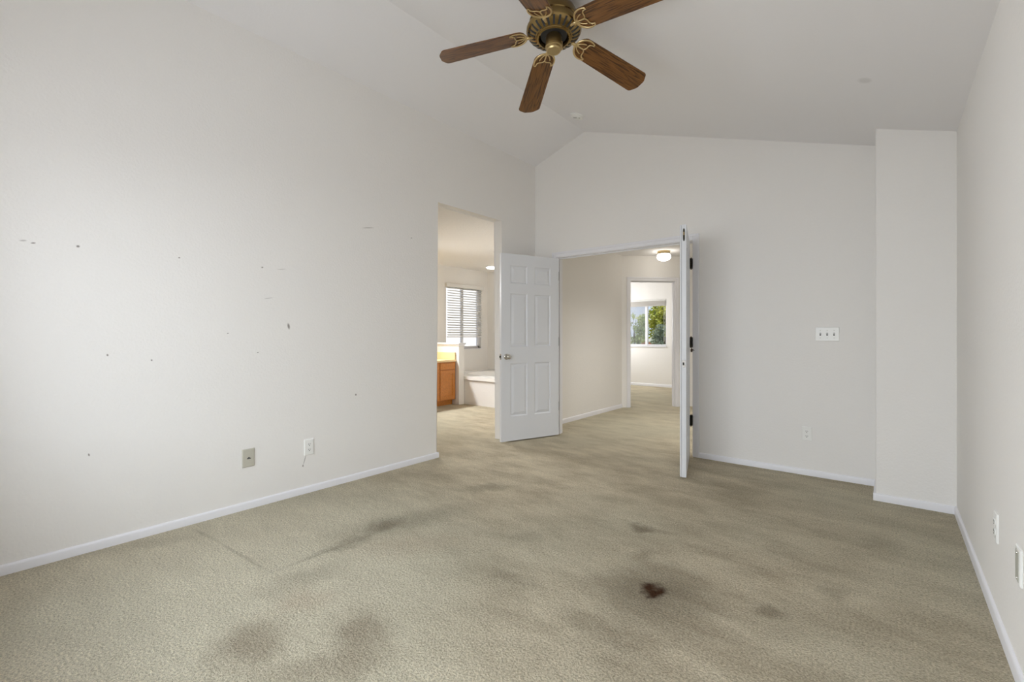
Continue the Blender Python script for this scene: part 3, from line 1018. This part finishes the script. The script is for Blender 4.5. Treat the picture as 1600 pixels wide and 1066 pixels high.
def iron_bm():
    bm = bmesh.new()
    zb = -0.0035
    # arm from the flywheel out to the blade
    tube(bm, [(0.052, 0, 0.012), (0.075, 0, 0.004), (0.100, 0, -0.011), (0.125, 0, -0.011), (0.150, 0, -0.005), (0.170, 0, zb)], [0.011, 0.010, 0.0085, 0.008, 0.0085, 0.008], 10, 0.55)
    bmesh.ops.create_uvsphere(bm, u_segments=10, v_segments=8, radius=0.011, matrix=Matrix.Translation((0.146, 0, -0.007)) @ Matrix.Diagonal((1.2, 1, 0.7, 1)))
    # outer bow along the rounded root
    bow = []
    for i in range(25):
        a = R(62) + R(236) * i / 24
        bow.append((BR0 + 0.062 + 0.064 * math.cos(a), 0.064 * math.sin(a), zb))
    tube(bm, bow, [0.0035 + 0.0028 * math.sin(PI * i / 24) for i in range(25)], 8, 0.7)
    # scalloped inner edge: two lobes and a centre cusp
    for s in (1, -1):
        lobe = []
        p0, p1, p2, p3 = Vector((BR0 + 0.092, 0.050 * s)), Vector((BR0 + 0.045, 0.044 * s)), Vector((BR0 + 0.078, 0.020 * s)), Vector((BR0 + 0.052, 0.0))
        for i in range(15):
            t_ = i / 14
            p = p0 * (1 - t_) ** 3 + p1 * 3 * t_ * (1 - t_) ** 2 + p2 * 3 * t_ * t_ * (1 - t_) + p3 * t_ ** 3
            lobe.append((p.x, p.y, zb))
        tube(bm, lobe, 0.0036, 8, 0.7)
        st = []
        q0, q1, q2 = Vector((BR0 + 0.006, 0.004 * s)), Vector((BR0 + 0.018, 0.026 * s)), Vector((BR0 + 0.050, 0.034 * s))
        for i in range(9):
            t_ = i / 8
            p = q0 * (1 - t_) ** 2 + q1 * 2 * t_ * (1 - t_) + q2 * t_ * t_
            st.append((p.x, p.y, zb))
        tube(bm, st, 0.0032, 8, 0.7)
        bmesh.ops.create_uvsphere(bm, u_segments=8, v_segments=6, radius=0.0045, matrix=Matrix.Translation((BR0 + 0.090, 0.051 * s, zb)) @ Matrix.Diagonal((1, 1, 0.6, 1)))
    tube(bm, [(0.165, 0, zb), (BR0 + 0.052, 0, zb)], 0.0045, 8, 0.7)
    for (x, y) in ((BR0 + 0.03, 0.0), (BR0 + 0.075, 0.047), (BR0 + 0.075, -0.047)):
        bmesh.ops.create_uvsphere(bm, u_segments=8, v_segments=6, radius=0.0045, matrix=Matrix.Translation((x, y, zb - 0.002)) @ Matrix.Diagonal((1, 1, 0.6, 1)))
    return bm


blade = mk('blade', blade_bm(), 'walnut', fan, bevel=0.0015)
iron = mk('blade_iron', iron_bm(), 'brass_l', blade, smooth=True, sharp=60)
iron['label'] = 'scrolled brass blade iron'
PITCH, DROOP, ZROOT = R(-11), R(9.8), 2.879
for k in range(5):
    o = blade if k == 0 else copy_tree(blade, fan)
    a = R(211.87 - 72 * k)
    o.rotation_mode = 'QUATERNION'
    q = Matrix.Rotation(a, 3, 'Z') @ Matrix.Rotation(DROOP, 3, 'Y') @ Matrix.Rotation(PITCH, 3, 'X')
    o.rotation_quaternion = q.to_quaternion()
    o.location = (0, 0, z_(ZROOT))

# ------------------------------------------------------------------ bath
# pony wall between vanity and tub, with its ledge
struct(mk('wall_pony', boxes((BU, -5.56, 5.425, 5.545, 0, 0.985)), 'wall', bevel=0.004), 'low partition wall between the oak vanity and the tub', 'wall')
bm = boxes((BU, -5.535, 5.40, 5.57, 1.008, 1.032), (BU, -5.548, 5.413, 5.557, 0.985, 1.008))
struct(mk('trim_3', bm, 'trim', bevel=0.004), 'white ledge cap on the low bath partition', 'trim')

# vanity cabinet (oak face frame), worktop apart
van = empty('vanity_cabinet', (BU, 5.42, 0))
tag(van, 'honey oak bathroom vanity cabinet beside the low partition', 'cabinet')
VF = -5.64                                       # front face
D0 = VF - BU                                     # depth


def vb(name, *bs, m='oak', parent=van, bevel=0.002, alongz=False):
    bm = boxes(*bs)
    return mk(name, bm, m, parent, bevel=bevel)


Lc = 1.82
vb('cabinet_body', (0.01, D0 - 0.02, -Lc, -0.005, 0.09, 0.715), bevel=0)
vb('toe_kick', (0.01, D0 - 0.075, -Lc, -0.005, 0.0, 0.09), bevel=0)
ff = []
cols = [(-0.005, -0.03), (-0.345, -0.375), (-0.69, -0.72), (-1.035, -1.065), (-1.38, -1.41), (-Lc, -Lc + 0.03)]
for a, b_ in cols:
    ff.append((D0 - 0.02, D0, min(a, b_), max(a, b_), 0.09, 0.718))
for z0, z1 in ((0.09, 0.115), (0.572, 0.602), (0.688, 0.718)):
    ff.append((D0 - 0.0205, D0 - 0.0005, -Lc, -0.005, z0, z1))
vb('face_frame', *ff, bevel=0)
bays = [(-0.03, -0.345), (-0.375, -0.69), (-0.72, -1.035), (-1.065, -1.38)]
for i, (a, b_) in enumerate(bays):
    y1, y0 = a + 0.008, b_ - 0.008
    dr = vb('drawer_front', (D0, D0 + 0.018, y0, y1, 0.598, 0.700))
    # cabinet door: frame with a recessed panel
    zz0, zz1, s = 0.102, 0.584, 0.055
    bm = boxes((D0, D0 + 0.019, y0, y0 + s, zz0, zz1), (D0, D0 + 0.019, y1 - s, y1, zz0, zz1), (D0, D0 + 0.0188, y0 + s, y1 - s, zz0, zz0 + s), (D0, D0 + 0.0188, y0 + s, y1 - s, zz1 - s, zz1))
    dd = mk('cabinet_door', bm, 'oak', van, bevel=0.002)
    bm = boxes((D0 + 0.002, D0 + 0.009, y0 + s, y1 - s, zz0 + s, zz1 - s))
    mk('door_panel', bm, 'oak', dd)
ct = empty('vanity_worktop', (BU, 5.42, 0.718))
tag(ct, 'cream moulded worktop with side splash on the oak vanity', 'worktop')
mk('top_slab', boxes((0.002, D0 + 0.02, -Lc - 0.01, -0.002, 0.0, 0.034)), 'counter', ct, bevel=0.006)
mk('side_splash', boxes((0.02, D0 + 0.005, -0.02, 0.003, 0.034, 0.155)), 'counter', ct, bevel=0.004)
mk('back_splash', boxes((0.002, 0.02, -Lc, -0.003, 0.034, 0.155)), 'counter', ct, bevel=0.004)

# tub with drywall apron
tub = empty('bathtub', (BU, 5.545, 0))
tag(tub, 'white built-in bathtub under the blinded bath window', 'bathtub')
TX, TY = 2.6, 1.425
mk('apron', boxes((0.004, TX, 0.012, 0.10, 0, 0.412)), 'wall', tub)
bm = bmesh.new()
ox0, ox1, oy0, oy1 = 0.004, TX, -0.012, TY
n = 40
cx, cy, ra, rb = 1.25, TY / 2 + 0.02, 0.95, 0.55
outer = []
inn = []
for i in range(n):
    a = 2 * PI * i / n
    ca, sa = math.cos(a), math.sin(a)
    k = min(1e9 if abs(ca) < 1e-9 else ((ox1 - cx) if ca > 0 else (cx - ox0)) / abs(ca), 1e9 if abs(sa) < 1e-9 else ((oy1 - cy) if sa > 0 else (cy - oy0)) / abs(sa))
    outer.append((cx + k * ca, cy + k * sa))
    e_ = (abs(ca) ** 3 + abs(sa) ** 3) ** (-1 / 3)
    inn.append((e_ * ca, e_ * sa))
for cxy in ((ox0, oy0), (ox1, oy0), (ox1, oy1), (ox0, oy1)):
    i = min(range(n), key=lambda q: (outer[q][0] - cxy[0]) ** 2 + (outer[q][1] - cxy[1]) ** 2)
    outer[i] = cxy
rings = [[(p[0], p[1], 0.412) for p in outer], [(p[0], p[1], 0.472) for p in outer]]
for s, z in ((1.0, 0.474), (0.97, 0.478), (0.94, 0.465), (0.88, 0.30), (0.80, 0.12), (0.70, 0.07), (0.0001, 0.065)):
    rings.append([(cx + ra * s * q[0], cy + rb * s * q[1], z) for q in inn])
vr = [[bm.verts.new(p) for p in r_] for r_ in rings]
for r0, r1 in zip(vr, vr[1:]):
    for i in range(n):
        bm.faces.new((r0[i], r0[(i + 1) % n], r1[(i + 1) % n], r1[i]))
mk('tub_shell', bm, 'tub', tub, smooth=True, sharp=50)

# bath window, glass and blind
wf = empty('window_1', (BU - TH, (WY0 + WY1) / 2, WZ0))
struct(wf, 'bright bath window behind a white slatted blind', 'window')
hw, hh = (WY1 - WY0) / 2, WZ1 - WZ0
fx0, fx1 = 0.02, 0.065
mk('window_frame', boxes((fx0, fx1, -hw, -hw + 0.045, 0, hh), (fx0, fx1, hw - 0.045, hw, 0, hh), (fx0, fx1, -hw, hw, 0, 0.045), (fx0, fx1, -hw, hw, hh - 0.045, hh), (fx0, fx1, -0.025, 0.025, 0, hh)), 'trim', wf, bevel=0.003)
mk('glass_pane', boxes((0.038, 0.042, -hw + 0.04, hw - 0.04, 0.04, hh - 0.04)), 'glass', wf)
mk('window_sill', boxes((0.065, TH + 0.02, -hw - 0.0, hw + 0.0, -0.018, 0.0)), 'trim', wf, bevel=0.003)
bl = empty('window_blind', (BU, (WY0 + WY1) / 2, WZ1))
tag(bl, 'white horizontal slatted blind lowered over most of the bath window', 'blind')
mk('valance', boxes((0.0, 0.055, -hw - 0.03, hw + 0.03, -0.035, 0.035)), 'blind', bl, bevel=0.004)
bm = bmesh.new()
zb0 = 1.165 - WZ1
nsl = 20
for k in range(nsl):
    z = -0.055 + (zb0 + 0.055) * k / (nsl - 1)
    a = R(24)
    pts = []
    for i in range(5):
        w_ = -0.024 + 0.048 * i / 4
        cr = 0.003 * (1 - (w_ / 0.024) ** 2)
        pts.append((0.024 + w_ * math.cos(a) - cr * math.sin(a), z - w_ * math.sin(a) + cr * math.cos(a)))
    for y0, y1 in ((-hw + 0.008, hw - 0.008),):
        A = [bm.verts.new((p[0], y0, p[1])) for p in pts] + [bm.verts.new((p[0], y0, p[1] + 0.0026)) for p in reversed(pts)]
        B = [bm.verts.new((v.co.x, y1, v.co.z)) for v in A]
        bm.faces.new(A)
        bm.faces.new(B[::-1])
        for i in range(len(A)):
            j = (i + 1) % len(A)
            bm.faces.new((A[i], A[j], B[j], B[i]))
mk('slats', bm, 'blind', bl)
mk('bottom_rail', boxes((0.004, 0.046, -hw + 0.008, hw - 0.008, zb0 - 0.045, zb0 - 0.025)), 'blind', bl, bevel=0.003)
for y in (-0.3, 0.3):
    for x in (0.002, 0.047):
        bm = bmesh.new()
        tube(bm, [(x, y, -0.035), (x, y, zb0 - 0.03)], 0.0012, 6)
        mk('ladder_cord', bm, 'cord', bl)

# bath ceiling lamp
bla = empty('ceiling_lamp', (-5.75, 6.45, 2.44))
tag(bla, 'small white flush lamp on the textured bath ceiling', 'lamp', 'flush ceiling lamps')
bm = bmesh.new()
lathe(bm, [(0, 0), (0.115, 0), (0.115, -0.012), (0.10, -0.016), (0, -0.016)], 36)
mk('lamp_base', bm, 'plastic', bla, smooth=True)
bm = bmesh.new()
lathe(bm, [(0, -0.016), (0.098, -0.016), (0.09, -0.03), (0.06, -0.042), (0, -0.046)], 36)
mk('lamp_shade', bm, 'globe', bla, smooth=True)
# ------------------------------------------------------------------ hall lamp
hl = empty('ceiling_lamp', (-2.66, 6.92, 2.44))
tag(hl, 'lit white globe lamp with a brass ring on the hall ceiling', 'lamp', 'flush ceiling lamps')
bm = bmesh.new()
lathe(bm, [(0, 0), (0.09, 0), (0.094, -0.012), (0.092, -0.035), (0.085, -0.045), (0, -0.045)], 36)
mk('lamp_base', bm, 'brass_l', hl, smooth=True)
bm = bmesh.new()
lathe(bm, [(0, -0.04), (0.080, -0.04), (0.096, -0.06), (0.103, -0.085), (0.096, -0.112), (0.072, -0.134), (0.035, -0.146), (0, -0.149)], 36)
mk('lamp_shade', bm, 'globe', hl, smooth=True)

# ------------------------------------------------------------------ bedroom window
kw = empty('window_2', ((KX0 + KX1) / 2, BV + TH, KZ0))
struct(kw, 'far bedroom sliding window looking onto trees', 'window')
hw2, hh2 = (KX1 - KX0) / 2, KZ1 - KZ0
mk('window_frame', boxes((-hw2, -hw2 + 0.04, -0.07, -0.02, 0, hh2), (hw2 - 0.03, hw2, -0.07, -0.02, 0, hh2), (-hw2, hw2, -0.07, -0.02, 0, 0.04), (-hw2, hw2, -0.07, -0.02, hh2 - 0.04, hh2), (-0.025, 0.03, -0.075, -0.02, 0, hh2)), 'trim', kw, bevel=0.003)
mk('glass_pane', boxes((0.01, hw2 - 0.02, -0.042, -0.038, 0.03, hh2 - 0.03)), 'glass', kw)
mk('glass_pane', boxes((-hw2 + 0.02, 0.0, -0.052, -0.048, 0.03, hh2 - 0.03)), 'glass', kw)
mk('insect_screen', boxes((-hw2 + 0.02, 0.0, -0.027, -0.026, 0.03, hh2 - 0.03)), 'screen', kw)
mk('window_sill', boxes((-hw2 - 0.0, hw2 + 0.0, -TH - 0.02, -0.07, -0.02, 0.0)), 'trim', kw, bevel=0.003)
sh = empty('window_blind', ((KX0 + KX1) / 2, BV + 0.02, KZ1))
tag(sh, 'grey gathered shade raised to the top of the far bedroom window', 'blind')
mk('headrail', boxes((-hw2 + 0.01, hw2 - 0.01, -0.012, 0.03, -0.035, -0.002)), 'blind', sh, bevel=0.003)
bm = bmesh.new()
for k in range(9):
    z = -0.04 - 0.0105 * k
    y = -0.014 if k % 2 else 0.0
    box(bm, -hw2 + 0.012, hw2 - 0.012, y - 0.002, y + 0.032, z - 0.009, z)
mk('pleats', bm, 'blind_g', sh)
mk('bottom_rail', boxes((-hw2 + 0.01, hw2 - 0.01, -0.012, 0.03, -0.152, -0.136)), 'blind_g', sh, bevel=0.003)
bm = bmesh.new()
tube(bm, [(hw2 - 0.05, -0.016, -0.03), (hw2 - 0.05, -0.016, -0.95)], 0.003, 6)
mk('pull_cord', bm, 'cord', sh)

# ------------------------------------------------------------------ outside
gr = mk('ground', boxes((-90, 20, 11.5, 140, -3.2, -3.0)), 'grass')
tag(gr, 'grass beyond the windows', 'ground', kind='structure')


def tree(name, base, blobs, n, size, leafm, label, group=None, trunk=0.16):
    t_ = empty(name, base)
    tag(t_, label, 'tree', group)
    bx, by, bz = base
    bm = bmesh.new()
    top = max(bb[2] for bb in blobs)
    tube(bm, [(0, 0, 0), (0.1, 0.05, top * 0.35), (0.0, 0.0, top * 0.75), (0.1, 0, top * 0.95)], [trunk, trunk * 0.8, trunk * 0.5, trunk * 0.15], 10)
    for (x, y, z, r_) in blobs:
        tube(bm, [(0.03, 0, max(0.3, z * 0.45)), (x * 0.5, y * 0.5, z * 0.75), (x, y, z)], [trunk * 0.4, trunk * 0.25, trunk * 0.06], 6)
    mk('trunk', bm, 'bark', t_, smooth=True)
    bm = bmesh.new()
    rnd = random.Random(hash(label) % 1000 if False else len(label) * 7 + n)
    tot = sum(bb[3] ** 2 for bb in blobs)
    for (x, y, z, r_) in blobs:
        for _ in range(int(n * r_ * r_ / tot)):
            while True:
                p = Vector((rnd.uniform(-1, 1), rnd.uniform(-1, 1), rnd.uniform(-1, 1)))
                if 0.25 < p.length < 1:
                    break
            c_ = Vector((x, y, z)) + p * r_
            d = Vector((rnd.gauss(0, 1), rnd.gauss(0, 1), rnd.gauss(0, 0.7) - 0.4)).normalized()
            s_ = d.orthogonal().normalized()
            s_ = Matrix.Rotation(rnd.uniform(0, 2 * PI), 3, d) @ s_
            L_ = size * rnd.uniform(0.7, 1.3)
            w_ = L_ * 0.3
            nn = d.cross(s_)
            v = [bm.verts.new(c_), bm.verts.new(c_ + d * L_ * 0.45 + s_ * w_ + nn * w_ * 0.3), bm.verts.new(c_ + d * L_), bm.verts.new(c_ + d * L_ * 0.45 - s_ * w_ + nn * w_ * 0.3)]
            bm.faces.new((v[0], v[1], v[2]))
            bm.faces.new((v[0], v[2], v[3]))
    lv = mk('leaves', bm, leafm, t_)
    lv['kind'] = 'stuff'
    return t_


tree('leafy_tree', (-9.2, 23.5, -3.0), [(-0.25, 0, 5.15, 0.55), (0.5, 0.4, 5.0, 0.75), (-0.2, 0.2, 4.5, 0.6), (0.75, -0.3, 5.55, 0.55), (0.15, 0.3, 5.55, 0.4), (1.0, 0.0, 4.7, 0.6), (0.2, 0, 4.8, 0.7), (0.65, 0, 5.95, 0.25), (-0.3, 0, 5.8, 0.2)], 4200, 0.16, 'leaf_a', 'yellow-green leafy tree filling the clear pane of the far bedroom window')
tree('leafy_tree', (-13.6, 30.0, -3.0), [(0.62, 0, 5.25, 0.42), (0.55, 0, 4.65, 0.48), (0.5, 0, 4.1, 0.45), (-0.1, 0.2, 3.7, 0.45), (-0.35, 0, 5.0, 0.16), (-0.1, 0, 5.5, 0.16), (0.1, 0, 4.7, 0.18)], 1500, 0.15, 'leaf_b', 'paler loose tree behind the screened pane of the far bedroom window', trunk=0.07)
tree('shrub', (-8.33, 21.0, -3.0), [(0.0, 0, 4.25, 0.26), (0.12, 0, 4.5, 0.2), (-0.06, 0, 3.9, 0.3), (0.1, 0, 3.5, 0.34), (0.0, 0.0, 3.0, 0.38)], 2200, 0.09, 'leaf_c', 'grey-green conifer below the leafy tree outside the far bedroom', trunk=0.07)
# neighbouring houses
hs = empty('house', (-24.6, 60, -3.0))
tag(hs, 'small brick-red house under a pale roof beyond the trees', 'house')
mk('house_wall', boxes((-1.6, 0.9, 0, 6, 0, 3.35)), 'brick', hs)
mk('roof', prism([(-1.9, 3.3), (1.2, 3.3), (0.8, 4.0), (-1.3, 4.0)], 'xz', -0.4, 6.4), 'roof', hs)
hs2 = empty('house', (-22.85, 60, -3.0))
tag(hs2, 'white house side at the edge of the far bedroom window', 'house')
mk('house_wall', boxes((-0.35, 3.5, 0, 6, 0, 5.2)), 'trim', hs2)
mk('roof', prism([(-0.5, 5.2), (3.8, 5.2), (1.6, 6.6)], 'xz', -0.3, 6.3), 'roof', hs2)
